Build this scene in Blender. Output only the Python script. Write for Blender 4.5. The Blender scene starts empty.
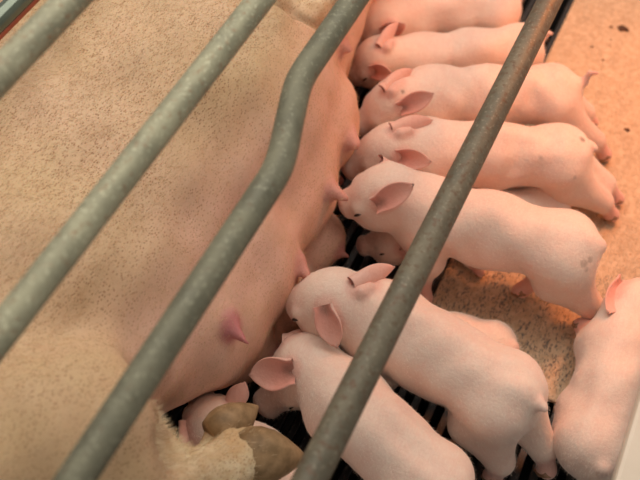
import bpy, bmesh, math, random
import numpy as np
from mathutils import Vector, Matrix
random.seed(5); rng = np.random.default_rng(5)
scene = bpy.context.scene
COL = scene.collection

# ------------------------------------------------------------------ camera
# rails run along world X; their vanishing point in the photograph fixes pitch and azimuth (level camera)
FPX = 900.0; VPX, VPY = 750.0, 1280.0; CAMH = 1.25
PITCH = math.atan2(VPY, FPX)
AZ = math.asin(VPX / math.sqrt(VPX**2 + VPY**2 + FPX**2))
Rv = np.array([math.sin(AZ), -math.cos(AZ), 0.0]); hv = np.array([math.cos(AZ), math.sin(AZ), 0.0]); Zv = np.array([0, 0, 1.0])
Uv = math.sin(PITCH) * hv + math.cos(PITCH) * Zv; Fv = math.cos(PITCH) * hv - math.sin(PITCH) * Zv
CAM = np.array([0, 0, CAMH])
def at(x, y, z):
    "point at height z seen at pixel (x, y)"
    r = (x - 320) / FPX * Rv - (y - 240) / FPX * Uv + Fv
    return CAM + r * (z - CAMH) / r[2]
cam_d = bpy.data.cameras.new('camera'); cam = bpy.data.objects.new('camera', cam_d); COL.objects.link(cam)
cam.matrix_world = Matrix(((Rv[0], Uv[0], -Fv[0], 0), (Rv[1], Uv[1], -Fv[1], 0), (Rv[2], Uv[2], -Fv[2], CAMH), (0, 0, 0, 1)))
cam_d.sensor_width = 36; cam_d.lens = FPX * 36 / 640; cam_d.clip_start = 0.02
cam_d.dof.use_dof = True; cam_d.dof.focus_distance = 1.22; cam_d.dof.aperture_fstop = 3.6
scene.camera = cam

# ------------------------------------------------------------------ light
w = bpy.data.worlds.new('barn_air'); scene.world = w; w.use_nodes = True
w.node_tree.nodes['Background'].inputs[0].default_value = (1.0, 0.92, 0.84, 1)
w.node_tree.nodes['Background'].inputs[1].default_value = 0.34
def area(name, loc, target, size, energy, color):
    l = bpy.data.lights.new(name, 'AREA'); l.shape = 'RECTANGLE'; l.size, l.size_y = size; l.energy = energy; l.color = color
    o = bpy.data.objects.new(name, l); COL.objects.link(o); o.location = loc
    o.rotation_euler = (Vector(target) - Vector(loc)).to_track_quat('-Z', 'Y').to_euler(); return o
area('barn_tube_light', (1.6, 0.75, 2.3), (0.9, 0.40, 0), (2.6, 1.6), 42, (1.0, 0.92, 0.81))
hl = bpy.data.lights.new('heat_lamp_bulb', 'SPOT'); hl.energy = 25; hl.color = (1.0, 0.28, 0.07); hl.spot_size = math.radians(104); hl.spot_blend = 0.9; hl.shadow_soft_size = 0.11
ho = bpy.data.objects.new('heat_lamp_bulb', hl); COL.objects.link(ho); ho.location = (1.42, -0.13, 0.84)
ho.rotation_euler = (Vector((1.18, -0.06, 0)) - Vector(ho.location)).to_track_quat('-Z', 'Y').to_euler()
scene.view_settings.view_transform = 'Standard'; scene.view_settings.look = 'None'
scene.view_settings.exposure = 0.15; scene.view_settings.gamma = 1.0; scene.view_settings.use_curve_mapping = False

# ------------------------------------------------------------------ object helpers
def tag(o, label=None, cat=None, group=None, kind=None):
    if label: o['label'] = label
    if cat: o['category'] = cat
    if group: o['group'] = group
    if kind: o['kind'] = kind
    return o
def link(name, verts, faces, mat, parent=None, loc=(0, 0, 0), smooth=True):
    me = bpy.data.meshes.new(name)
    me.from_pydata([tuple(v) for v in verts], [], [tuple(f) for f in faces]); me.update()
    if smooth: me.polygons.foreach_set('use_smooth', [True] * len(me.polygons))
    me.materials.append(mat)
    o = bpy.data.objects.new(name, me); COL.objects.link(o); o.location = loc
    if parent: o.parent = parent
    return o
def np_mesh(name, V, Q, mat, parent=None, loc=(0, 0, 0)):
    "quads / tris array straight into a mesh"
    me = bpy.data.meshes.new(name); n, m = len(V), len(Q); k = Q.shape[1]
    me.vertices.add(n); me.vertices.foreach_set('co', (V - np.array(loc)).astype(np.float32).ravel())
    me.loops.add(m * k); me.loops.foreach_set('vertex_index', Q.astype(np.int32).ravel())
    me.polygons.add(m); me.polygons.foreach_set('loop_start', np.arange(0, m * k, k, dtype=np.int32))
    me.polygons.foreach_set('use_smooth', np.ones(m, dtype=bool))
    me.update(calc_edges=True); me.validate(); me.materials.append(mat)
    o = bpy.data.objects.new(name, me); COL.objects.link(o); o.location = loc
    if parent: o.parent = parent; o.location = Vector(loc) - parent.location
    return o
def empty(name, loc=(0, 0, 0)):
    o = bpy.data.objects.new(name, None); COL.objects.link(o); o.location = loc; o.empty_display_size = 0.05; return o
def box(lo, hi, bev=0.0):
    bm = bmesh.new(); bmesh.ops.create_cube(bm, size=1)
    for v in bm.verts: v.co = Vector([lo[i] + (v.co[i] + .5) * (hi[i] - lo[i]) for i in range(3)])
    if bev: bmesh.ops.bevel(bm, geom=bm.edges[:], offset=bev, segments=2, affect='EDGES', profile=.5)
    return bm
def bm_obj(name, bm, mat, parent=None, smooth=False):
    me = bpy.data.meshes.new(name); bm.to_mesh(me); bm.free(); me.materials.append(mat)
    if smooth: me.polygons.foreach_set('use_smooth', [True] * len(me.polygons))
    o = bpy.data.objects.new(name, me); COL.objects.link(o)
    if parent: o.parent = parent
    return o
def tube(path, rad, n=20, caps=True):
    "pipe along a polyline; rad a number or a list"
    P = [Vector(p) for p in path]; rad = rad if hasattr(rad, '__len__') else [rad] * len(P)
    V, Fc = [], []; ref = None
    for i, p in enumerate(P):
        t = (P[min(i + 1, len(P) - 1)] - P[max(i - 1, 0)]).normalized()
        if ref is None:
            ref = t.orthogonal().normalized()
        ref = (ref - t * ref.dot(t)).normalized(); b = t.cross(ref)
        for j in range(n):
            a = 2 * math.pi * j / n; V.append(p + (ref * math.cos(a) + b * math.sin(a)) * rad[i])
    for i in range(len(P) - 1):
        for j in range(n):
            Fc.append((i * n + j, i * n + (j + 1) % n, (i + 1) * n + (j + 1) % n, (i + 1) * n + j))
    if caps:
        Fc.append(tuple(range(n - 1, -1, -1))); Fc.append(tuple(range((len(P) - 1) * n, len(P) * n)))
    return V, Fc
def smooth_path(pts, it=3):
    P = [np.array(p, float) for p in pts]
    for _ in range(it):
        Q = [P[0]]
        for a, b in zip(P[:-1], P[1:]): Q += [.75 * a + .25 * b, .25 * a + .75 * b]
        P = Q + [P[-1]]
    return P

# ------------------------------------------------------------------ materials
class NT:
    def __init__(s, name):
        s.m = bpy.data.materials.new(name); s.m.use_nodes = True; s.t = s.m.node_tree; s.n = s.t.nodes; s.l = s.t.links
        s.b = s.n['Principled BSDF']; s.co = s.n.new('ShaderNodeTexCoord').outputs['Object']
    def map(s, scale, co=None):
        n = s.n.new('ShaderNodeMapping'); n.inputs['Scale'].default_value = scale; s.l.new(co or s.co, n.inputs[0]); return n.outputs[0]
    def noise(s, scale, detail=4, rough=.55, co=None, dist=0):
        n = s.n.new('ShaderNodeTexNoise'); n.inputs['Scale'].default_value = scale; n.inputs['Detail'].default_value = detail
        n.inputs['Roughness'].default_value = rough; n.inputs['Distortion'].default_value = dist; s.l.new(co or s.co, n.inputs['Vector']); return n.outputs['Fac']
    def voro(s, scale, co=None, feature='F1', rnd=1):
        n = s.n.new('ShaderNodeTexVoronoi'); n.feature = feature; n.inputs['Scale'].default_value = scale; n.inputs['Randomness'].default_value = rnd
        s.l.new(co or s.co, n.inputs['Vector']); return n
    def ramp(s, fac, *stops):
        n = s.n.new('ShaderNodeValToRGB'); e = n.color_ramp.elements
        while len(e) < len(stops): e.new(.5)
        for el, (p, c) in zip(e, stops): el.position = p; el.color = (c, c, c, 1) if not hasattr(c, '__len__') else (*c, 1)
        s.l.new(fac, n.inputs[0]); return n.outputs[0]
    def mix(s, fac, a, b, mode='MIX'):
        n = s.n.new('ShaderNodeMix'); n.data_type = 'RGBA'; n.blend_type = mode
        for sock, v in ((n.inputs[0], fac), (n.inputs[6], a), (n.inputs[7], b)):
            if hasattr(v, 'is_linked'): s.l.new(v, sock)
            elif hasattr(v, '__len__'): sock.default_value = (*v, 1)
            else: sock.default_value = v
        return n.outputs[2]
    def math(s, op, a, b=0.0):
        n = s.n.new('ShaderNodeMath'); n.operation = op
        for sock, v in ((n.inputs[0], a), (n.inputs[1], b)):
            if hasattr(v, 'is_linked'): s.l.new(v, sock)
            else: sock.default_value = v
        return n.outputs[0]
    def attr(s, name):
        n = s.n.new('ShaderNodeAttribute'); n.attribute_name = name; return n
    def sep(s, v):
        n = s.n.new('ShaderNodeSeparateXYZ'); s.l.new(v, n.inputs[0]); return n.outputs
    def bump(s, h, strength, dist=.001):
        n = s.n.new('ShaderNodeBump'); n.inputs['Strength'].default_value = strength; n.inputs['Distance'].default_value = dist
        s.l.new(h, n.inputs['Height']); s.l.new(n.outputs[0], s.b.inputs['Normal'])
    def out(s, color=None, rough=None, **kw):
        for sock, v in (('Base Color', color), ('Roughness', rough), *kw.items()):
            if v is None: continue
            i = s.b.inputs[sock]
            if hasattr(v, 'is_linked'): s.l.new(v, i)
            elif hasattr(v, '__len__'): i.default_value = (*v, 1) if i.type == 'RGBA' else v
            else: i.default_value = v
        return s.m

def mat_piglet():
    s = NT('piglet_skin'); at_ = s.sep(s.attr('tint').outputs['Vector'])
    n1 = s.noise(14, 3); n2 = s.noise(60, 4); fuzz = s.noise(420, 2, co=s.map((.25, 1, 1)))
    c = s.mix(s.ramp(n1, (.35, 0), (.7, 1)), (.81, .645, .54), (.80, .565, .465))
    c = s.mix(s.math('MULTIPLY', s.ramp(n2, (.4, 0), (.75, 1)), .35), c, (.78, .46, .37))
    c = s.mix(s.math('MULTIPLY', s.ramp(fuzz, (.45, 0), (.7, 1)), .34), c, (.90, .76, .64))
    c = s.mix(at_[0], c, (.72, .265, .205))
    dirt_shade = s.math('MULTIPLY', at_[1], s.ramp(s.noise(90, 5), (.3, .55), (.6, 1)))  # grime, plus shade painted into nostrils, mouth creases and ear hollows
    c = s.mix(dirt_shade, c, (.16, .10, .075))
    s.bump(s.math('ADD', s.noise(260, 4), s.math('MULTIPLY', s.noise(70, 3), 1.2)), .5, .0016)
    return s.out(c, .55, **{'Subsurface Weight': .12, 'Subsurface Radius': (.7, .34, .22), 'Subsurface Scale': .010, 'Sheen Weight': .25, 'Sheen Roughness': .5, 'Specular IOR Level': .3})
def mat_sow():
    s = NT('sow_skin'); at_ = s.sep(s.attr('tint').outputs['Vector'])
    n1 = s.noise(5, 4); n2 = s.noise(28, 5)
    yel = s.mix(s.ramp(n1, (.35, 0), (.68, 1)), (.70, .485, .275), (.75, .505, .33))
    pink = s.mix(s.ramp(n1, (.3, 0), (.7, 1)), (.71, .42, .31), (.76, .48, .365))
    c = s.mix(at_[0], yel, pink)
    c = s.mix(s.attr('pale').outputs['Fac'], c, s.mix(s.ramp(n2, (.4, 0), (.62, 1)), (.80, .66, .44), (.62, .44, .24)))
    c = s.mix(s.math('MULTIPLY', s.ramp(n2, (.42, 0), (.75, 1)), .38), c, (.58, .35, .19))
    v = s.voro(290, s.map((.75, 1.35, 1))); spots = s.ramp(v.outputs['Distance'], (.2, 1), (.44, 0))
    dens = s.ramp(s.noise(9, 3), (.36, .35), (.60, 1))
    keep = s.ramp(s.sep(v.outputs['Color'])[0], (.18, 0), (.3, 1))
    f = s.math('MULTIPLY', s.math('MULTIPLY', spots, dens), s.math('MULTIPLY', keep, s.math('SUBTRACT', .8, s.math('MULTIPLY', at_[0], .45))))
    c = s.mix(f, c, (.34, .145, .07))
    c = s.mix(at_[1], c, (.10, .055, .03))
    c = s.mix(at_[2], c, (.52, .17, .19))
    s.bump(s.math('ADD', s.noise(150, 5), s.math('MULTIPLY', spots, -.4)), .3, .002)
    return s.out(c, .6, **{'Subsurface Weight': .12, 'Subsurface Radius': (.9, .3, .15), 'Subsurface Scale': .015, 'Specular IOR Level': .3})
def mat_simple(name, c1, c2, scale, rough, bump=0, **kw):
    s = NT(name); n = s.noise(scale, 5)
    if bump: s.bump(n, bump, .002)
    return s.out(s.mix(s.ramp(n, (.35, 0), (.65, 1)), c1, c2), rough, **kw)
def mat_bar(name='galvanised_pipe', k=1.0, rust=.7, lo=.57, tint=(.97, 1.0, .90)):
    s = NT(name); n = s.noise(22, 6); fine = s.noise(240, 4); st = s.noise(40, 4, co=s.map((.2, 1, 1)))
    c = s.mix(s.ramp(n, (.35, 0), (.7, 1)), (.195, .185, .14), (.32, .30, .228))
    c = s.mix(s.math('MULTIPLY', s.ramp(st, (.52, 0), (.72, 1)), .5), c, (.12, .115, .088))
    c = s.mix(s.ramp(fine, (.56, 0), (.70, .6)), c, (.52, .50, .40))
    c = s.mix(s.ramp(s.noise(130, 5), (lo, 0), (lo + .13, rust)), c, (.19, .105, .06))
    c = s.mix(1.0, c, tuple(k * q for q in tint), 'MULTIPLY')
    s.bump(fine, .25, .001)
    return s.out(c, s.ramp(n, (.3, .48), (.7, .68)), Metallic=.25)
def mat_mat():
    s = NT('heat_pad_surface'); xyz = s.sep(s.co)
    streak = s.noise(60, 5, .65, co=s.map((.35, 1, 1))); gr = s.noise(300, 3, .6, co=s.map((.55, 1, 1)))
    big = s.noise(7, 3)
    # worn, dusty end (low x) shows the dark rubber between dried feed grains
    worn = s.ramp(s.math('ADD', xyz[0], s.math('MULTIPLY', s.math('SUBTRACT', big, .5), .5)), (.86, 1), (1.12, 0))
    dark = s.ramp(s.math('ADD', s.math('MULTIPLY', gr, .6), s.math('MULTIPLY', streak, .4)), (.375, 1), (.49, 0))
    c = s.mix(s.ramp(s.noise(90, 5), (.35, 0), (.65, 1)), (.58, .405, .25), (.70, .52, .345))
    c = s.mix(s.math('MULTIPLY', dark, worn), c, (.22, .195, .165))
    sp = s.ramp(s.voro(38).outputs['Distance'], (.07, .8), (.12, 0))
    c = s.mix(s.math('MULTIPLY', sp, s.ramp(s.noise(30), (.5, 0), (.6, 1))), c, (.22, .12, .06))
    s.bump(s.math('SUBTRACT', gr, s.math('MULTIPLY', dark, .6)), .6, .004)
    return s.out(c, .75)
def mat_slat():
    s = NT('slat_iron'); n = s.noise(160, 5, .7, co=s.map((.5, 1, 1)))
    c = s.mix(s.ramp(n, (.55, 0), (.75, 1)), (.018, .017, .016), (.16, .145, .125))
    s.bump(n, .4, .002); return s.out(c, .4)
M_PIG = mat_piglet(); M_SOW = mat_sow(); M_BAR = mat_bar(k=1.4); M_BARD = mat_bar('dark_worn_pipe', .74, .5, .60); M_BARR = mat_bar('rusty_worn_pipe', .54, .75, .53, (1.08, 1.0, .90)); M_MAT = mat_mat(); M_SLAT = mat_slat()
M_CLAW = mat_simple('claw_horn', (.20, .12, .05), (.36, .225, .11), 60, .6, .3)
M_HOOF = mat_simple('piglet_hoof_horn', (.42, .23, .13), (.24, .13, .08), 90, .5)
M_EYE = mat_simple('eye_dark', (.015, .010, .008), (.03, .02, .015), 40, .2)
M_PIT = mat_simple('pit_dark', (.006, .006, .006), (.012, .011, .010), 20, .9)
M_RAIL = mat_simple('cream_plastic', (.62, .56, .45), (.70, .64, .53), 12, .4, .05)
M_CHROME = mat_simple('wet_green_pipe', (.10, .13, .10), (.16, .19, .15), 15, .15, Metallic=.5)
M_RED = mat_simple('red_hose_rubber', (.45, .09, .04), (.35, .07, .03), 30, .4)
M_BRISTLE = mat_simple('bristle_hair', (.84, .64, .38), (.36, .19, .08), 900, .5)
M_LEGHAIR = mat_simple('pale_leg_hair', (.86, .74, .52), (.74, .58, .36), 30, .5)
M_DUNG = mat_simple('dried_dung', (.10, .045, .02), (.06, .03, .015), 80, .8, .5)

# ------------------------------------------------------------------ setting: slatted floor over a pit, heat pad
floor = bm_obj('floor', box((-.7, -1.2, -.16), (2.9, 1.9, -.12)), M_PIT); tag(floor, 'dark slatted pen floor over a pit', 'floor', kind='structure')
SW, SP = .0125, .0245
slat_me = None
def slat_mesh():
    bm = bmesh.new(); prof = [(-SW / 2, -.002), (-SW / 2 + .0015, 0), (SW / 2 - .0015, 0), (SW / 2, -.002), (SW / 2 * .45, -.03), (-SW / 2 * .45, -.03)]
    a = [bm.verts.new((-.6, y, z)) for y, z in prof]; b = [bm.verts.new((2.8, y, z)) for y, z in prof]
    for i in range(6): bm.faces.new((a[i], b[i], b[(i + 1) % 6], a[(i + 1) % 6]))
    bm.faces.new(a[::-1]); bm.faces.new(b); bmesh.ops.recalc_face_normals(bm, faces=bm.faces[:])
    me = bpy.data.meshes.new('slat'); bm.to_mesh(me); bm.free(); me.materials.append(M_SLAT); return me
slat_me = slat_mesh()
y = -1.08
while y < 1.6:
    o = bpy.data.objects.new('slat', slat_me); COL.objects.link(o); o.parent = floor; o.location = (0, y, 0); y += SP
for x in (-.5, .12, .62, 1.2, 1.8, 2.4):
    bm_obj('cross_bearer', box((x, -1.15, -.12), (x + .03, 1.75, -.028)), M_SLAT, floor)
MX0, MY1 = .672, .165
pad = bm_obj('heat_pad', box((MX0, -.95, .0004), (2.12, MY1, .009), .003), M_MAT)
tag(pad, 'tan speckled heat pad on the floor behind the piglets', 'heat pad')
# crumbs and dung on the pad
for q, (px_, py_, r) in enumerate([(623, 29, .012), (611, 27, .004), (592, 47, .003), (627, 130, .006), (603, 60, .003)]):
    p = at(px_, py_, .009); bm = bmesh.new(); bmesh.ops.create_icosphere(bm, subdivisions=2, radius=1)
    for v in bm.verts: v.co = Vector((p[0] + v.co.x * r * (.7 + .2 * math.sin(v.co.y * 5 + q)), p[1] + v.co.y * r, .0095 + v.co.z * r * .35 * (1 + .3 * math.cos(v.co.x * 6))))
    o = bm_obj('dung_crumb', bm, M_DUNG, smooth=True)
    tag(o, ['largest dark dung crumb near the far corner of the heat pad', 'small dark crumb just left of the largest dung crumb', 'tiny dark crumb behind the tail of the third piglet', 'dark crumb on the pad right of the raised hind foot', 'tiny crumb nearest the upright tail on the heat pad'][q], 'crumb', 'crumbs on the heat pad')

# ------------------------------------------------------------------ farrowing crate rails
crate = empty('farrowing_crate', (0, .35, 0))
tag(crate, 'grey-green galvanised pipe crate side leaning over the sow', 'crate')
X0, X1 = -.35, 2.25
def rail(pix, z, rad, bend=None, mat=None):
    a = at(*pix, z); yy = a[1]
    path = [(X0, yy, z)] + [(X0 + (X1 - X0) * i / 12, yy, z) for i in range(1, 13)]
    if bend: path = bend(yy)
    V, Fc = tube(path, rad, 24)
    return link('rail', [Vector(v) - crate.location for v in V], Fc, mat or M_BARD, crate), yy
ZA, ZB, ZC, ZD = .66, .58, .52, .40
rA, yA = rail((36, 37), ZA, .0155, mat=M_BAR); rB, yB = rail((130, 167), ZB, .0150, mat=M_BAR)
def bendC(yy):
    z = ZC; e1 = at(281, 167, z); e2 = at(298, 81, z); y2 = e2[1]; d = np.array((.05, 0, 0))
    e1 = np.array((e1[0], yy, z)); e2 = np.array((e2[0], y2, z))
    ctrl = [e1 - d, e1 - d * .25, e1 * .9 + e2 * .1, e1 * .5 + e2 * .5, e1 * .1 + e2 * .9, e2 + d * .25, e2 + d]
    return [(X0, yy, z), (X0 + .3, yy, z)] + [tuple(q) for q in smooth_path(ctrl, 4)] + [(X1 - .2, y2, z), (X1, y2, z)]
rC, yC = rail((170, 335), ZC, .0162, bendC)
rD, yD = rail((430, 240), ZD, .0172, mat=M_BARR)
for o, t in ((rA, 'blurred topmost rail nearest the camera'), (rC, 'rail with an outward bend'), (rD, 'worn lowest rail, rusty where the heat lamp lights it')): o['label'] = t
yC2 = at(298, 81, ZC)[1]
for xx, ym in ((X0, yC), (X1, yC2)):        # end uprights carry the rails
    pth = [(xx, yD - .0, 0), (xx, yD, ZD), (xx, ym, ZC), (xx, yB, ZB), (xx, yA, ZA), (xx, yA + .03, ZA + .2)]
    V, Fc = tube(pth, .022, 16); link('end_post', [Vector(v) - crate.location for v in V], Fc, M_BAR, crate)
# far side of the crate: wet pipe with a red hose along it
fz = .50; fa = at(10, 9, fz)
crate2 = empty('crate_far_side', (0, float(fa[1]), 0)); tag(crate2, 'shiny wet green pipe behind the back of the sow', 'crate')
V, Fc = tube([(X0, 0, fz), (.5, 0, fz), (.9, .0, fz), (1.4, .0, fz), (X1, 0, fz)], .013, 20); link('rail', V, Fc, M_CHROME, crate2)
for xx in (X0, X1):
    V, Fc = tube([(xx, 0, 0), (xx, 0, fz + .25)], .02, 14); link('end_post', V, Fc, M_BAR, crate2)
hose = empty('red_hose', (0, float(at(24, 11, fz)[1]), fz)); bpy.data.objects.remove(hose)
hy = float(at(24, 11, fz - .01)[1])
V, Fc = tube([(X0, hy, fz - .01), (.7, hy, fz - .01), (X1, hy, fz - .01)], .0045, 12); o = link('red_hose', V, Fc, M_RED); tag(o, 'thin red hose running along the shiny pipe', 'hose')
# cream partition rail, low right
rz = .20; ry = float(at(625, 432, rz)[1])
part = empty('partition', (0, ry, 0)); tag(part, 'cream plastic partition board at the pen edge, lower right', 'partition')
o = bm_obj('board', box((X0, -.10, rz), (X1, 0, rz + .03), .006), M_RAIL, part)
for xx in (X0, X1 - .05): bm_obj('post', box((xx, -.09, 0), (xx + .05, -.046, rz), .004), M_RAIL, part)

# ------------------------------------------------------------------ implicit body modelling (smooth unions -> surface nets)
def nrm(v): v = np.asarray(v, float); return v / (np.linalg.norm(v) + 1e-12)
class Field:
    def __init__(s, lo, hi, h):
        s.h = h; s.lo = np.array(lo, float); s.n = np.ceil((np.array(hi) - s.lo) / h).astype(int) + 1
        s.f = np.full(s.n, 1.0, np.float32); s.paints = []
    def sub(s, c0, c1):
        i0 = np.clip(np.floor((c0 - s.lo) / s.h).astype(int), 0, s.n); i1 = np.clip(np.ceil((c1 - s.lo) / s.h).astype(int) + 1, 0, s.n)
        if np.any(i1 <= i0): return None
        sl = tuple(slice(a, b) for a, b in zip(i0, i1))
        ax = [(s.lo[k] + s.h * np.arange(i0[k], i1[k])).astype(np.float32) for k in range(3)]
        return sl, np.meshgrid(*ax, indexing='ij')
    def _apply(s, sl, d, k, cut):
        f = s.f[sl]
        if cut:
            d = -d; hh = np.maximum(k - np.abs(f - d), 0) / k if k else 0
            s.f[sl] = np.maximum(f, d) + hh * hh * k * .25
        else:
            hh = np.maximum(k - np.abs(f - d), 0) / k if k else 0
            s.f[sl] = np.minimum(f, d) - hh * hh * k * .25
    def cone(s, a, b, ra, rb, k=.012, cut=False, sc=(1, 1, 1)):
        a = np.asarray(a, float); b = np.asarray(b, float); sc = np.asarray(sc, float); r = max(ra, rb) + k + 4 * s.h
        g = s.sub(np.minimum(a, b) - r * sc, np.maximum(a, b) + r * sc)
        if g is None: return
        sl, (X, Y, Z) = g
        a_ = a / sc; ba = (b - a) / sc; X = X / sc[0] - a_[0]; Y = Y / sc[1] - a_[1]; Z = Z / sc[2] - a_[2]
        t = np.clip((X * ba[0] + Y * ba[1] + Z * ba[2]) / (ba @ ba + 1e-12), 0, 1)
        d = np.sqrt((X - t * ba[0])**2 + (Y - t * ba[1])**2 + (Z - t * ba[2])**2) - (ra + (rb - ra) * t)
        s._apply(sl, d, k, cut)
    def ell(s, c, axes, rad, k=.01, cut=False):
        c = np.asarray(c, float); r = max(rad) + k + 4 * s.h; g = s.sub(c - r, c + r)
        if g is None: return
        sl, P = g; P = [P[i] - c[i] for i in range(3)]
        q = [sum(P[i] * ax[i] for i in range(3)) for ax in axes]
        k0 = np.sqrt(sum((q[i] / rad[i])**2 for i in range(3))); k1 = np.sqrt(sum((q[i] / rad[i]**2)**2 for i in range(3)))
        s._apply(sl, k0 * (k0 - 1) / (k1 + 1e-9), k, cut)
    def ear(s, base, tip, nrmv, W, th, cup=.9, bend=0.0, k=.008):
        base = np.asarray(base, float); tip = np.asarray(tip, float); L = np.linalg.norm(tip - base); u = (tip - base) / L
        n = nrm(nrmv - u * (np.asarray(nrmv) @ u)); v = np.cross(n, u); c = (base + tip) / 2; r = L * .62 + W + .02
        g = s.sub(c - r, c + r)
        if g is None: return
        sl, P = g; P = [P[i] - base[i] for i in range(3)]
        qu, qv, qn = [sum(P[i] * ax[i] for i in range(3)) for ax in (u, v, n)]
        t = qu / L; tc = np.clip(t, 0, 1)
        wd = W * (0.62 + 1.75 * tc) * (1 - tc)**.80 + .001
        n0 = (cup * (1 - tc) + .25) * qv**2 / W + bend * L * tc**2
        slope = 2 * (cup * (1 - tc) + .25) * qv / W
        dn = np.abs(qn - n0) / np.sqrt(1 + slope**2) - th * (1.35 - .6 * tc)
        d = np.maximum(np.maximum(dn, (np.abs(qv) - wd) * .75), np.maximum(-qu - .008, qu - L))
        s._apply(sl, d, k, False)
        s.paints.append(('disc', 0, base + u * L * .25, tip, W * .9, .8))
        s.paints.append(('disc', 1, base + n * .012, base + n * .012 + u * .006, .0085, .55))
    def surf(s, p, d, far=.09):
        "walk from p along d until the surface is left"
        p = np.asarray(p, float); d = nrm(d)
        for q in np.arange(0, far, s.h * .4):
            i = np.round((p + d * q - s.lo) / s.h).astype(int)
            if np.any(i < 0) or np.any(i >= s.n) or s.f[tuple(i)] > 0: return p + d * q
        return p + d * far
    def hit(s, x, y, lift=0.0):
        "first point of the body met by the ray through pixel (x, y)"
        a = at(x, y, .55); d = nrm(at(x, y, 0) - a)
        for q in np.arange(0, 1.2, s.h * .3):
            i = np.round((a + d * q - s.lo) / s.h).astype(int)
            if np.all(i >= 0) and np.all(i < s.n) and s.f[tuple(i)] < 0: return a + d * (q - lift)
        return at(x, y, .1)
    def ripple(s, amp, lo, hi, n=7):
        "low, irregular undulation of the flesh"
        ax = [s.lo[k] + s.h * np.arange(s.n[k]) for k in range(3)]
        for _ in range(n):
            k = rng.normal(0, 1, 3); k = k / np.linalg.norm(k) * 2 * math.pi / rng.uniform(lo, hi); ph = rng.uniform(0, 6.28)
            ex = [np.exp(1j * k[i] * ax[i]) for i in range(3)]
            s.f += (amp * np.real(ex[0][:, None, None] * ex[1][None, :, None] * (ex[2] * np.exp(1j * ph))[None, None, :])).astype(np.float32)
    def paint(s, ch, a, b, r, amt): s.paints.append(('disc', ch, np.asarray(a, float), np.asarray(b, float), r, amt))
    def mesh(s):
        f = s.f; h = s.h; ins = f < 0; nx, ny, nz = f.shape
        cs = [(i, j, k) for i in (0, 1) for j in (0, 1) for k in (0, 1)]
        view = lambda a, o: a[o[0]:nx - 1 + o[0], o[1]:ny - 1 + o[1], o[2]:nz - 1 + o[2]]
        cnt = sum(view(ins, o).astype(np.int8) for o in cs); act = (cnt > 0) & (cnt < 8)
        I = np.argwhere(act); idx = -np.ones(act.shape, np.int64); idx[act] = np.arange(len(I))
        acc = np.zeros((len(I), 3)); num = np.zeros(len(I))
        cv = {o: f[I[:, 0] + o[0], I[:, 1] + o[1], I[:, 2] + o[2]].astype(float) for o in cs}
        for o in cs:
            for ax in range(3):
                if o[ax] == 0:
                    o2 = tuple(1 if i == ax else o[i] for i in range(3)); a, b = cv[o], cv[o2]; m = (a < 0) != (b < 0)
                    t = a[m] / (a[m] - b[m]); P = np.tile(np.array(o, float), (m.sum(), 1)); P[:, ax] += t
                    acc[m] += P; num[m] += 1
        V = s.lo + h * (I + acc / num[:, None]); Q = []
        for ax in range(3):
            sh = [slice(None)] * 3; s0 = list(sh); s1 = list(sh); s0[ax] = slice(0, -1); s1[ax] = slice(1, None)
            a, b = ins[tuple(s0)], ins[tuple(s1)]; E_ = np.argwhere(a != b); o1, o2 = (ax + 1) % 3, (ax + 2) % 3
            E_ = E_[(E_[:, o1] > 0) & (E_[:, o2] > 0)]
            E_ = E_[(E_[:, o1] < f.shape[o1] - 1) & (E_[:, o2] < f.shape[o2] - 1)]
            flip = ~a[E_[:, 0], E_[:, 1], E_[:, 2]]
            def cell(d1, d2):
                c = E_.copy(); c[:, o1] += d1; c[:, o2] += d2; return idx[c[:, 0], c[:, 1], c[:, 2]]
            q = np.stack([cell(-1, -1), cell(0, -1), cell(0, 0), cell(-1, 0)], 1); q[flip] = q[flip][:, ::-1]; Q.append(q)
        Q = np.concatenate(Q); Q = Q[(Q >= 0).all(1)]
        T = np.zeros((len(V), 4), np.float32)
        for _, ch, a, b, r, amt in s.paints:
            ba = b - a; t = np.clip(((V - a) @ ba) / (ba @ ba + 1e-12), 0, 1); d = np.linalg.norm(V - a - t[:, None] * ba, axis=1)
            wv = np.clip((r - d) / (r * .5), 0, 1); T[:, ch] = np.maximum(T[:, ch], amt * wv * wv * (3 - 2 * wv))
        return V, Q, T
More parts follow.
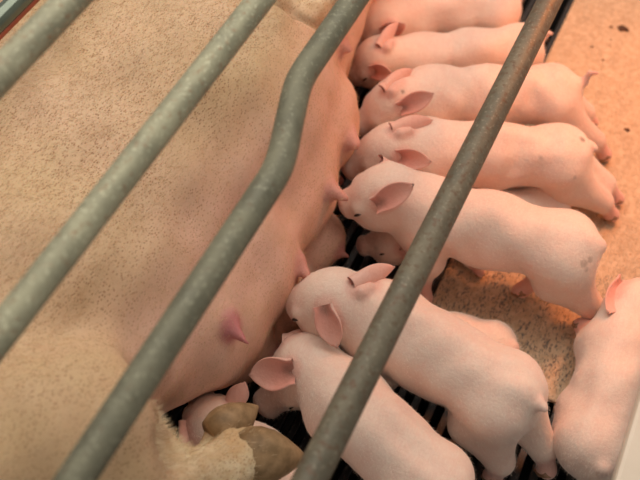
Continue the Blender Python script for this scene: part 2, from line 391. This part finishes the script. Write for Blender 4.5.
def ear_shell(base, tip, nrmv, W, th, roll=1.25, bend=.12, nu=18, nv=15):
    "cupped leaf-shaped ear: two skins meeting at the rim, root buried in the head"
    base = np.asarray(base, float); tip = np.asarray(tip, float); L = np.linalg.norm(tip - base); u = (tip - base) / L
    n = nrm(np.asarray(nrmv) - u * (np.asarray(nrmv) @ u)); v = np.cross(n, u)
    t = np.linspace(-.14, 1, nu)[:, None]; q = np.linspace(-1, 1, nv)[None, :]; tc = np.clip(t, 0, 1)
    w = W * (.60 + .52 * np.sin(np.pi * np.clip(tc / .8, 0, 1) * .5)) * (1 - tc**2.0)**.72 + .0004
    thm = roll * (1 - tc)**.8 + .45; ang = q * thm
    X = w * np.sin(ang) / np.sin(np.minimum(thm, 1.5)); Y = w * (1 - np.cos(ang)) * .85 + bend * L * tc**2
    wav = .0010 * np.sin(7 * tc + 3 * q) * np.abs(q)
    Pm = base + u * (L * (t + .02 * (1 - q**2)))[..., None] + v * X[..., None] + n * (Y + wav)[..., None]
    du = np.gradient(Pm, axis=0); dv = np.gradient(Pm, axis=1); Nn = np.cross(dv, du); Nn /= np.linalg.norm(Nn, axis=2, keepdims=True) + 1e-12
    if (Nn * n).sum() < 0: Nn = -Nn
    tt = (th * (1 - .62 * np.abs(q)**3) * (1.5 - .8 * tc))[..., None]
    V = np.concatenate([(Pm + Nn * tt).reshape(-1, 3), (Pm - Nn * tt).reshape(-1, 3)]); o = nu * nv; Q = []
    ix = lambda i, j: i * nv + j
    for i in range(nu - 1):
        for j in range(nv - 1):
            a, b, c, d = ix(i, j), ix(i, j + 1), ix(i + 1, j + 1), ix(i + 1, j); Q += [(a, b, c, d), (d + o, c + o, b + o, a + o)]
        for j, fl in ((0, 0), (nv - 1, 1)):
            a, d = ix(i, j), ix(i + 1, j); Q.append((a, d, d + o, a + o) if not fl else (a + o, d + o, d, a))
    for j in range(nv - 1): a, b = ix(nu - 1, j), ix(nu - 1, j + 1); Q.append((b, b + o, a + o, a))
    Q = np.array(Q); chk = np.cross(V[Q[0, 1]] - V[Q[0, 0]], V[Q[0, 3]] - V[Q[0, 0]])
    if chk @ Nn[0, 0] < 0: Q = Q[:, ::-1]
    T = np.zeros((len(V), 4), np.float32); tq = np.broadcast_to(tc, (nu, nv)).ravel(); qq = np.broadcast_to(np.abs(q), (nu, nv)).ravel()
    T[:o, 0] = .85 - .35 * tq; T[o:, 0] = .40 + .25 * tq
    T[:o, 1] = .75 * np.clip(1 - tq / .22, 0, 1) * (1 - qq)  # shade of the ear hollow, painted into the tint
    return V, Q, T
def add_tint(o, T):
    a = o.data.attributes.new('tint', 'FLOAT_VECTOR', 'POINT'); a.data.foreach_set('vector', np.ascontiguousarray(T[:, :3], np.float32).ravel())
    b = o.data.attributes.new('pale', 'FLOAT', 'POINT'); b.data.foreach_set('value', np.ascontiguousarray(T[:, 3], np.float32))
def hairs(name, V, Q, n, length, width, lean, mat, parent, mask=None, jitter=.5):
    "single-triangle bristles over a quad mesh, all one object"
    A, B, Cc, D = (V[Q[:, i]] for i in range(4)); N = np.cross(Cc - A, D - B); ar = np.linalg.norm(N, axis=1); N /= ar[:, None] + 1e-12
    wgt = ar if mask is None else ar * mask(A, N); wgt = wgt / wgt.sum(); f = rng.choice(len(Q), n, p=wgt)
    u, v = rng.random((2, n, 1)); P = (A[f] * (1 - u) + B[f] * u) * (1 - v) + (D[f] * (1 - u) + Cc[f] * u) * v
    Dn = N[f] * rng.uniform(.25, .6, (n, 1)) + np.asarray(lean) + rng.normal(0, jitter, (n, 3)) * .5
    dn = (Dn * N[f]).sum(1, keepdims=True); Dn = Dn + N[f] * np.maximum(.18 - dn, 0); Dn /= np.linalg.norm(Dn, axis=1)[:, None]
    S = np.cross(Dn, rng.normal(0, 1, (n, 3))); S /= np.linalg.norm(S, axis=1)[:, None]
    L = length * rng.uniform(.5, 1.3, (n, 1)); W = np.stack([P - S * width, P + S * width, P + Dn * L], 1).reshape(-1, 3)
    o = np_mesh(name, W, np.arange(3 * n).reshape(-1, 3), mat, parent, tuple(parent.location)); tag(o, kind='stuff'); return o

# ------------------------------------------------------------------ sow
def make_sow():
    root = empty('sow', (.7, .65, 0)); tag(root, 'large pale bristly sow lying on her side behind the rails', 'sow')
    F = Field((-.32, .12, -.01), (2.02, 1.08, .56), .0065)
    e = np.eye(3)
    seg = [((-.08, .70, .205), .13), ((.08, .68, .215), .185), ((.40, .655, .21), .195), ((.80, .665, .215), .210), ((1.12, .725, .205), .195), ((1.36, .70, .18), .15)]
    for (a, ra), (b, rb) in zip(seg[:-1], seg[1:]): F.cone(a, b, ra, rb, .06, sc=(1, 1.3, 1))
    F.cone((1.36, .69, .18), (1.60, .68, .14), .145, .115, .06); F.cone((1.60, .67, .135), (1.86, .60, .085), .10, .055, .05)      # neck, head
    F.ell((1.905, .585, .075), (nrm((1, -.3, 0)), nrm((.3, 1, 0)), e[2]), (.018, .055, .05), .02)
    F.ear((1.52, .60, .24), (1.66, .46, .22), (.3, .2, 1), .07, .006, k=.02); F.ear((1.5, .77, .2), (1.62, .92, .12), (.3, -.2, 1), .07, .006, k=.02)
    # udder: two rows of glands, upper and lower
    F.cone((.50, .44, .13), (1.0, .57, .13), .095, .085, .07)
    up = [(.487, .405, .165), (.610, .397, .165), (.752, .400, .160), (.895, .432, .165), (1.04, .555, .165)]
    for p in up: F.ell(p, e, (.072, .06, .075), .05)
    lowr = [(.53, .385, .06), (.63, .375, .06), (.745, .372, .058), (.88, .455, .06), (1.01, .56, .06)]
    for p in lowr: F.ell(p, e, (.062, .055, .052), .022)
    for p in lowr: F.cone(np.array(p) + (0, -.04, .0), np.array(p) + (.0, -.068, .0), .012, .008, .012); F.paint(2, np.array(p) + (0, -.06, 0), np.array(p) + (0, -.06, 0.001), .03, .6)
    # upper hind leg reaching over the piglets
    hip = np.array((.08, .66, .27)); stifle = at(80, 440, .315); hock = at(128, 492, .262); pastern = at(208, 472, .222)
    F.cone(hip, stifle, .15, .085, .08); F.cone(stifle, hock, .085, .060, .05); F.cone(hock, pastern, .054, .040, .03)
    c1 = at(250, 455, .21); c2 = at(222, 428, .212)
    F.cone(pastern, c1, .039, .030, .02); F.cone(pastern, c2, .036, .026, .012)
    F.ell(at(190, 478, .18), e, (.018, .018, .018), .012); F.paint(3, hock * .4 + pastern * .6, c1, .075, 1.0); F.paint(3, pastern, c2, .08, 1.0)
    # lower hind leg flat on the floor, mostly under her
    F.cone((.02, .62, .10), (.12, .36, .07), .11, .05, .06); F.cone((.12, .36, .07), (.10, .16, .045), .048, .034, .03)
    # forelegs
    F.cone((1.16, .62, .26), (1.30, .53, .25), .10, .068, .06); F.cone((1.30, .53, .25), (1.50, .44, .19), .064, .045, .03); F.cone((1.50, .44, .19), (1.58, .29, .12), .043, .036, .02)
    F.cone((1.22, .60, .10), (1.47, .46, .055), .08, .045, .05); F.cone((1.47, .46, .055), (1.66, .36, .045), .044, .034, .02)
    F.cone((-.17, .72, .26), (-.24, .68, .22), .016, .009, .02); F.cone((-.24, .68, .22), (-.27, .62, .15), .009, .006, .01)   # tail
    # soft folds: flank hollow, skin crease above the udder
    F.cone(at(190, 330, .36), at(150, 395, .30), .016, .022, .05, cut=True)
    F.cone(at(275, 25, .33), at(330, 33, .22), .008, .006, .03, cut=True)
    F.f += (.004 * np.sin(np.arange(F.n[0]) * F.h * 21 + 1.0)[:, None, None] * np.cos(np.arange(F.n[1]) * F.h * 17)[None, :, None]).astype(np.float32)
    # groin: dark gap between thigh, leg and belly
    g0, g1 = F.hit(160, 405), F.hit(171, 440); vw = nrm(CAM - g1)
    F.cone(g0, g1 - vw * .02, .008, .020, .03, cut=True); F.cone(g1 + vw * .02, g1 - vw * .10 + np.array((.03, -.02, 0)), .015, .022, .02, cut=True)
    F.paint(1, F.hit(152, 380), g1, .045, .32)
    # wrinkled elbow at the top edge
    F.cone(F.hit(326, -14), F.hit(318, 6), .040, .022, .02); F.cone(F.hit(345, -8), F.hit(338, 12), .030, .016, .015)
    cr = [F.hit(*q) for q in ((262, -6), (290, 10), (308, 22), (326, 32))]
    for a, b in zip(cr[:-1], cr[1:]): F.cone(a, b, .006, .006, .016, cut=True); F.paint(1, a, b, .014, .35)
    F.paint(3, F.hit(326, -10), F.hit(316, 8), .05, .7)
    # teats of the upper row
    for bx, tx, am in (((226, 322), (251, 348), .95), ((299, 262), (311, 281), .55), ((331, 190), (344, 197), .5), ((347, 136), (354, 144), .45), ((340, 44), (349, 50), .4)):
        b0 = F.hit(*bx); t0 = F.hit(*tx); view = nrm(CAM - b0); dd = nrm((at(*tx, .2) - at(*bx, .2)))
        L = np.linalg.norm(CAM - b0) / FPX * math.dist(bx, tx); t0 = b0 + (Rv * (tx[0] - bx[0]) - Uv * (tx[1] - bx[1])) / math.dist(bx, tx) * L + view * .009
        b1 = b0 - view * .004; q = min(1, L / .02 * .8 + .2); F.cone(b1, b1 * .45 + t0 * .55, .017 * q, .0098 * q, .014); F.cone(b1 * .5 + t0 * .5, t0, .0095, .0068, .006)
        F.paint(2, b1, t0, .027, am * .9)
    F.ripple(.0012, .06, .16, 6)
    F.f[:, :, 0] = 1.0
    F.paint(0, (.42, .40, .16), (1.2, .44, .16), .24, 1.0)
    F.paint(0, (.36, .40, .10), (.5, .34, .05), .12, 1.0)
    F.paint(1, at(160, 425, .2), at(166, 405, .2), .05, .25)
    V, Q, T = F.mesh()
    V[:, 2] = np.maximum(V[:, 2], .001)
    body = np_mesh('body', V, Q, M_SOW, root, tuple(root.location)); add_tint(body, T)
    # claws of the upper hind foot
    def claw(a, tip, r):
        a = np.array(a); tip = np.array(tip); d = tip - a; ring = []
        pr = [(-.25, .80), (0, 1.0), (.2, 1.03), (.45, .90), (.68, .62), (.88, .30), (1.0, .06)]
        pth = [a + d * t for t, _ in pr]
        Vv, Ff = tube(pth, [r * q for _, q in pr], 16)
        return link('claw', [Vector(v) - root.location for v in Vv], Ff, M_CLAW, root)
    claw(c1 - (c1 - pastern) * .05, at(306, 457, .19), .0350); claw(c2 - (c2 - pastern) * .05, at(258, 406, .205), .0265)
    # bristles
    top = lambda A, N: np.where((A[:, 0] > .0) & (A[:, 0] < 1.25), 1.0, .15) * np.where(A[:, 1] > .47, 1.0, .35) * (N[:, 2] > -.2)
    hairs('bristles', V, Q, 85000, .011, .00016, (-.9, .3, -.15), M_BRISTLE, root, top)
    leg = lambda A, N: (np.linalg.norm(A - (hock * .3 + pastern * .7), axis=1) < .10) * 1.0 + (np.linalg.norm(A - at(150, 440, .27), axis=1) < .06) * 2.0
    hairs('leg_hair', V, Q, 2600, .012, .00025, (.35, -.6, -.2), M_LEGHAIR, root, leg)
    return root
sow = make_sow()

# ------------------------------------------------------------------ piglets
UP = np.array([0, 0, 1.0])
def hoof_mesh(parent, foot, fwd, s):
    side = np.cross(UP, fwd); V, Fc = [], []
    for sd in (-1, 1):
        b = foot + side * sd * .0058 * s; off = len(V)
        pth = [b + UP * .012 * s - fwd * .004 * s, b + UP * .006 * s, b + fwd * .006 * s - UP * .001, b + fwd * .0135 * s - UP * .003 * s]
        v, f = tube(pth, [.0066 * s, .0072 * s, .0064 * s, .002 * s], 8); V += v; Fc += [tuple(i + off for i in q) for q in f]
    V = [Vector((v.x, v.y, max(v.z, foot[2] - .006))) - parent.location for v in V]
    return link('hoof', V, Fc, M_HOOF, parent)
def piglet(label, snout, poll, sh, hip, feet=None, s=1.0, ears=(None, None), earn=(None, None), tail=(-.4, .2, .8), roll=0.0, gz=0.0, eyes=(1, 1), lying=False, arch=.004, sag=.006, headup=None, pinkface=.15, grime=0.0, tr=1.0, mats=None, earw=1.0, earb=(None, None), tl=1.0, vox=.0027):
    snout, poll, sh, hip = (np.asarray(p, float) for p in (snout, poll, sh, hip))
    fwd = nrm(sh - hip); hz = nrm(fwd * (1, 1, 0)); side = nrm(np.cross(UP, fwd)); up = np.cross(fwd, side)
    pts = [snout, poll, sh, hip, hip - fwd * .09 * s] + [np.array(f) for f in (feet or {}).values()]
    for t in ears:
        if t is not None: pts.append(np.array(t))
    lo = np.min(pts, 0) - .085 * s; hi = np.max(pts, 0) + .085 * s; lo[2] = min(-.006 + gz, lo[2]) if not lying else -.006 + gz; lo[2] = max(lo[2], -.006 + gz)
    F = Field(lo, hi, vox); e = np.eye(3); r = s * tr
    mid = (hip + sh) / 2 + up * arch
    # trunk
    F.cone(hip, mid, .0470 * r, .0490 * r, .02); F.cone(mid, sh, .0490 * r, .048 * r, .02)
    F.cone(hip - up * sag * s + fwd * .02 * s, sh - up * sag * s, .042 * r, .045 * r, .02)
    F.ell(mid - up * .018 * s, (fwd, side, up), (.070 * s, .047 * r, .045 * r), .02)
    F.ell(hip - fwd * .030 * s + up * .002, (fwd, side, up), (.038 * s, .043 * r, .046 * r), .02)
    F.ripple(.0008, .035, .09, 8)
    # legs
    feet = dict(feet or {})
    for key in ('fl', 'fr', 'hl', 'hr'):
        sd = 1 if key[1] == 'l' else -1; front = key[0] == 'f'; ftn = key in feet
        root_ = (sh + side * sd * .026 * r - up * .014 * s) if front else (hip + side * sd * .024 * r - fwd * .012 * s - up * .004 * s)
        if lying and not ftn:
            foot = root_ + side * sd * .028 * s + (fwd * .045 if front else fwd * .05) * s; foot[2] = gz + .012
        elif ftn: foot = np.array(feet[key], float)
        else: foot = root_ + side * sd * .004 + (fwd * .0 if front else -fwd * .035) * s; foot[2] = gz
        if not ftn and foot[0] > MX0 and foot[1] < MY1: foot[2] += G
        foot = foot + UP * .010 * s
        leg = foot - root_; L = np.linalg.norm(leg)
        if front:
            elbow = root_ + leg * .40 - fwd * .010 * s; wrist = root_ + leg * .72 + fwd * .004 * s
            F.cone(root_, elbow, .034 * s, .0215 * s, .02); F.cone(elbow, wrist, .0195 * s, .0140 * s, .012); F.cone(wrist, foot + UP * .006, .0138 * s, .0110 * s, .008)
        else:
            knee = root_ + leg * .36 + fwd * .026 * s + side * sd * .004; hock = root_ + leg * .68 - fwd * .012 * s
            F.cone(root_, knee, .0370 * r, .0250 * s, .022); F.cone(root_ - fwd * .012 * s, hock, .031 * r, .0155 * s, .02); F.cone(knee, hock, .0260 * s, .0160 * s, .016); F.cone(hock, foot + UP * .006, .0145 * s, .0112 * s, .008)
        ff = nrm((hz if not lying else nrm(leg)) * (1, 1, 0) + 1e-6)
        F.cone(foot + UP * .004, foot + ff * .005 * s, .0112 * s, .0098 * s, .006)
        F.paint(0, foot, foot + UP * .02, .028 * s, .55)
        feet[key] = (foot, ff)
    # neck and head
    hf = nrm(snout - poll); hup = UP if headup is None else nrm(headup); hs = nrm(np.cross(hup, hf)); hu = np.cross(hf, hs); hl_ = np.linalg.norm(snout - poll)
    F.cone(sh + up * .004 * s, poll - hf * .012 * s - hu * .004 * s, .0480 * r, .040 * s, .03)
    F.ell(poll, (hf, hs, hu), (.048 * s, .041 * s, .041 * s), .02)
    F.cone(poll + hf * .022 * s - hu * .006 * s, snout - hf * .010 * s, .0345 * s, .0220 * s, .018)
    for sd in (-1, 1):
        F.ell(poll + hf * .014 * s + hs * sd * .019 * s - hu * .018 * s, (hf, hs, hu), (.032 * s, .022 * s, .024 * s), .02)
        F.ell(poll + hf * .031 * s + hs * sd * .026 * s + hu * .012 * s, (hf, hs, hu), (.011 * s, .008 * s, .008 * s), .012)     # brow
    F.ell(snout, (hf, hs, nrm(hu + hf * .1)), (.0075 * s, .0215 * s, .0185 * s), .008)
    F.paint(0, snout, snout - hf * .004, .026 * s, .6); F.paint(0, poll + hf * .03 * s, snout, .04 * s, pinkface)
    for sd in (-1, 1):
        nb = snout + hf * .006 * s + hs * sd * .0070 * s; F.cone(nb, nb - hf * .004, .0034 * s, .0030 * s, .002, cut=True); F.paint(1, nb, nb - hf * .003, .0055 * s, .8)
        m0 = snout - hf * .010 * s + hs * sd * .012 * s - hu * .0150 * s; m1 = poll + hf * .034 * s + hs * sd * .026 * s - hu * .021 * s
        F.cone(m0, m1, .0018, .0022, .006, cut=True); F.paint(1, m0, m1, .005 * s, .35)
    # ears: 0 left, 1 right
    F0 = Field.__new__(Field); F0.lo, F0.h, F0.n, F0.f = F.lo, F.h, F.n, F.f.copy()
    earsh = []
    for i, sd in enumerate((1, -1)):
        base = F0.surf(poll - hf * .008 * s, hs * sd * .85 + hu * .45) - (hs * sd * .85 + hu * .45) * .006
        if earb[i] is not None: base = F0.hit(*earb[i], lift=-.001)
        tip = ears[i] if ears[i] is not None else base + (hs * sd * .62 - hf * .62 + hu * .42) * .062 * s
        tip = np.asarray(tip, float); d = tip - base; L = np.linalg.norm(d)
        tip = base + d / L * min(max(L, .048 * s), .066 * s)
        nn = earn[i] if earn[i] is not None else hf * .75 + hs * sd * .45 + hu * .15
        if isinstance(nn, str): nn = nrm(CAM - base) * (1 if nn == 'cam' else -1) + hf * .35
        F.cone(base - nrm(tip - base) * .004 - nrm(np.asarray(nn)) * .010, base + nrm(tip - base) * .014 * s - nrm(np.asarray(nn)) * .008, .0065 * s, .0040 * s, .012)
        earsh.append(ear_shell(base, tip, np.asarray(nn, float), .0185 * s * earw, .0021 * s))
        F.paint(0, base, base + nrm(tip - base) * .02, .024 * s, .4)
    # tail
    tb = hip - fwd * (.058 + .010 * min(tl, 1)) * s + up * .028 * s; td = fwd * tail[0] + side * tail[1] + up * tail[2]; t1 = tb + nrm(td) * .020 * s * tl; t2 = t1 + nrm(td * .5 - fwd * .3 + side * .5) * .016 * s * tl
    F.cone(tb + fwd * .012 * s - up * .008 * s, tb, .009 * s, .0062 * s, .012); F.cone(tb, t1, .0062 * s, .0048 * s, .006); F.cone(t1, t2, .0048 * s, .0032 * s, .004)
    F.paint(0, tb, t2, .016 * s, .4 * min(1, tl + .1))
    F.paint(0, sh - up * .05 * s, mid - up * .07 * s, .05, .25)
    if grime: F.paint(1, snout, poll, .05 * s, grime)
    for mx, my, r_, amt in (mats or []): a_ = F.hit(mx, my); F.paint(1, a_, a_ + .0005, r_, amt)
    F.f[:, :, 0] = 1.0
    V, Q, T = F.mesh(); V0, Q0 = V, Q
    for v_, q_, t_ in earsh: Q = np.concatenate([Q, q_ + len(V)]); V = np.concatenate([V, v_]); T = np.concatenate([T, t_])
    base = (hip + sh) / 2; base = (float(base[0]), float(base[1]), gz)
    o = np_mesh('piglet', V, Q, M_PIG, None, base); add_tint(o, T); tag(o, label, 'piglet', 'piglets of the litter')
    bpy.context.view_layer.update()
    for key in ('fl', 'fr', 'hl', 'hr'): hoof_mesh(o, feet[key][0], feet[key][1], s)
    for i, sd in enumerate((1, -1)):
        ed = nrm(hs * sd + hu * .35); c = F0.surf(poll + hf * .036 * s, ed) - ed * .0016; bm = bmesh.new(); bmesh.ops.create_uvsphere(bm, u_segments=12, v_segments=8, radius=1)
        for v in bm.verts:
            q = c + hf * v.co.x * .0062 * s + ed * v.co.y * .0030 * s + nrm(np.cross(hf, ed)) * v.co.z * .0019 * s; v.co = Vector(q) - Vector(base)
        bm_obj('eye', bm, M_EYE, o, True)
    hairs('fuzz', V0, Q0, 9000, .0052, .00010, tuple(-fwd * .8 - UP * .25), M_FUZZ, o, None, .4)
    return o
M_FUZZ = mat_simple('white_fuzz', (.85, .72, .60), (.92, .82, .72), 30, .5)
G = .009     # top of the heat pad
def P(x, y, z): return at(x, y, z)

piglet('piglet at the far end of the row, cut off by the top edge', P(358, 42, .075), P(382, 24, .105), P(414, 14, .098), P(486, 9, .100), s=.96, tl=.6)
piglet('grey-faced piglet with a thin straight back, second from the far end', P(353, 76, .10), P(376, 60, .125), P(420, 60, .096), P(512, 50, .096),
       ears=(P(398, 72, .175), P(404, 20, .175)), earb=((376, 71), (383, 46)), earn=('cam', None), s=.88, tr=.93, grime=.7, tl=.6)
piglet('piglet with upright tail, stretching one hind leg out on the heat pad', P(359, 126, .11), P(393, 104, .148), P(430, 97, .122), P(543, 94, .125),
       feet={'hl': P(603, 160, G), 'hr': P(590, 128, G)}, ears=(P(434, 93, .203), P(416, 70, .19)), earb=((404, 107), (388, 90)), earn=('cam', None), s=.96, tail=(-.3, -.1, .9), mats=[(403, 92, .004, .8)])
piglet('piglet with short stub tail between two standing piglets, folded red ear', P(349, 168, .10), P(389, 150, .138), P(428, 152, .118), P(550, 156, .122),
       feet={'hl': P(610, 220, G), 'hr': P(615, 204, G)}, ears=(P(440, 162, .198), P(434, 122, .18)), earb=((402, 157), (397, 131)), earn=('cam', None), s=.98, tail=(-.5, .4, .1), tl=.3, mats=[(583, 139, .007, .7), (541, 159, .005, .3), (575, 178, .004, .3)])
piglet('piglet lying half hidden beneath the piglet with the large open ear', P(362, 246, .040), P(396, 240, .048), P(452, 219, .046), P(540, 206, .048), lying=True, s=.74, tr=.92, grime=.5,
       feet={'fl': P(478, 274, G)}, ears=(P(425, 266, .02), P(430, 232, .06)), tail=(.5, 0, -.5), tl=.3)
piglet('clean pink piglet standing with one large ear open, suckling a teat', P(347, 204, .135), P(384, 194, .162), P(428, 213, .135), P(553, 246, .135),
       feet={'fl': P(424, 303, 0), 'hr': P(520, 295, G), 'hl': P(592, 326, G)}, earb=((381, 203), None), ears=(P(415, 184, .228), P(384, 194, .165) + np.array((.06, -.03, -.045))), earn=('cam', None), s=1.06, tail=(-.3, .1, -.8), tl=.2, mats=[(584, 264, .008, .4), (590, 260, .006, .4), (587, 270, .005, .35)])
piglet('piglet lying behind the big standing piglet, only its rump showing', at(408, 322, .025), at(424, 332, .038), at(446, 341, .047), at(484, 348, .047), lying=True, s=.70, ears=(at(430, 365, .02), at(425, 335, .02)), tail=(.5, 0, -.5), tl=.3)
piglet('largest piglet standing over the black slats, snout at a teat, ears drooping', P(296, 303, .137), P(331, 301, .163), P(383, 322, .138), P(490, 387, .138),
       feet={'fl': P(388, 412, 0), 'hl': P(492, 480, 0), 'hr': P(545, 474, 0)}, ears=(P(338, 346, .165), P(403, 268, .185)), earb=((326, 309), (358, 287)), earn=(nrm(CAM - P(325, 312, .19)) * .9 + nrm(P(293, 304, .135) - P(330, 302, .163)) * .35, None), s=1.10, tail=(-1, .1, .2), tl=.3)
piglet('piglet at the bottom centre with its ear folded toward the sow', P(266, 405, .05), P(303, 369, .105), P(347, 404, .124), P(419, 474, .134), ears=(P(251, 374, .13), P(322, 341, .135)), earb=((290, 370), None), earn=('cam', None), earw=1.35, grime=.3, tr=.93, s=1.06)
piglet('piglet under the hind foot of the sow, only the crown of its head showing', P(202, 400, .06), P(212, 424, .092), P(250, 462, .085), P(300, 520, .09), ears=(P(190, 438, .11), P(236, 401, .12)), s=.88)
piglet('piglet resting on the right beside the cream partition, rump toward the camera', P(668, 288, .05), P(638, 310, .085), P(622, 352, .075), P(606, 436, .078), lying=True, ears=(P(606, 316, .12), P(680, 320, .12)), earn=('cam', None), tail=(.5, 0, -.5), tl=.1, s=1.08)

# ------------------------------------------------------------------ heat lamp hanging over the pad (above the frame)
M_SHADE = mat_simple('lamp_shade_metal', (.45, .45, .43), (.55, .55, .52), 25, .35, Metallic=.8)
M_CORD = mat_simple('black_cord', (.02, .02, .02), (.03, .03, .03), 25, .6)
e_ = NT('red_bulb_glass'); M_BULB = e_.out((.6, .08, .03), .3, **{'Emission Color': (1.0, .22, .05), 'Emission Strength': 3.0})
lamp = empty('heat_lamp', (1.42, -.13, .90)); tag(lamp, 'round metal heat lamp hanging over the tan pad', 'heat lamp')
V, Fc = tube([(0, 0, -.01), (0, 0, .03), (0, 0, .07), (0, 0, .10), (0, 0, .14), (0, 0, .16)], [.135, .125, .10, .065, .04, .036], 28, caps=False); link('shade', V, Fc, M_SHADE, lamp)
V, Fc = tube([(0, 0, .02), (0, 0, .03), (0, 0, .05), (0, 0, .08), (0, 0, .12)], [.012, .04, .052, .04, .02], 20); link('bulb', V, Fc, M_BULB, lamp)
V, Fc = tube([(0, 0, .13), (0, 0, .19)], .028, 16); link('socket', V, Fc, M_CORD, lamp)
V, Fc = tube([(0, 0, .18), (0, 0, .8), (0, 0, 1.5)], .004, 8); link('cord', V, Fc, M_CORD, lamp)
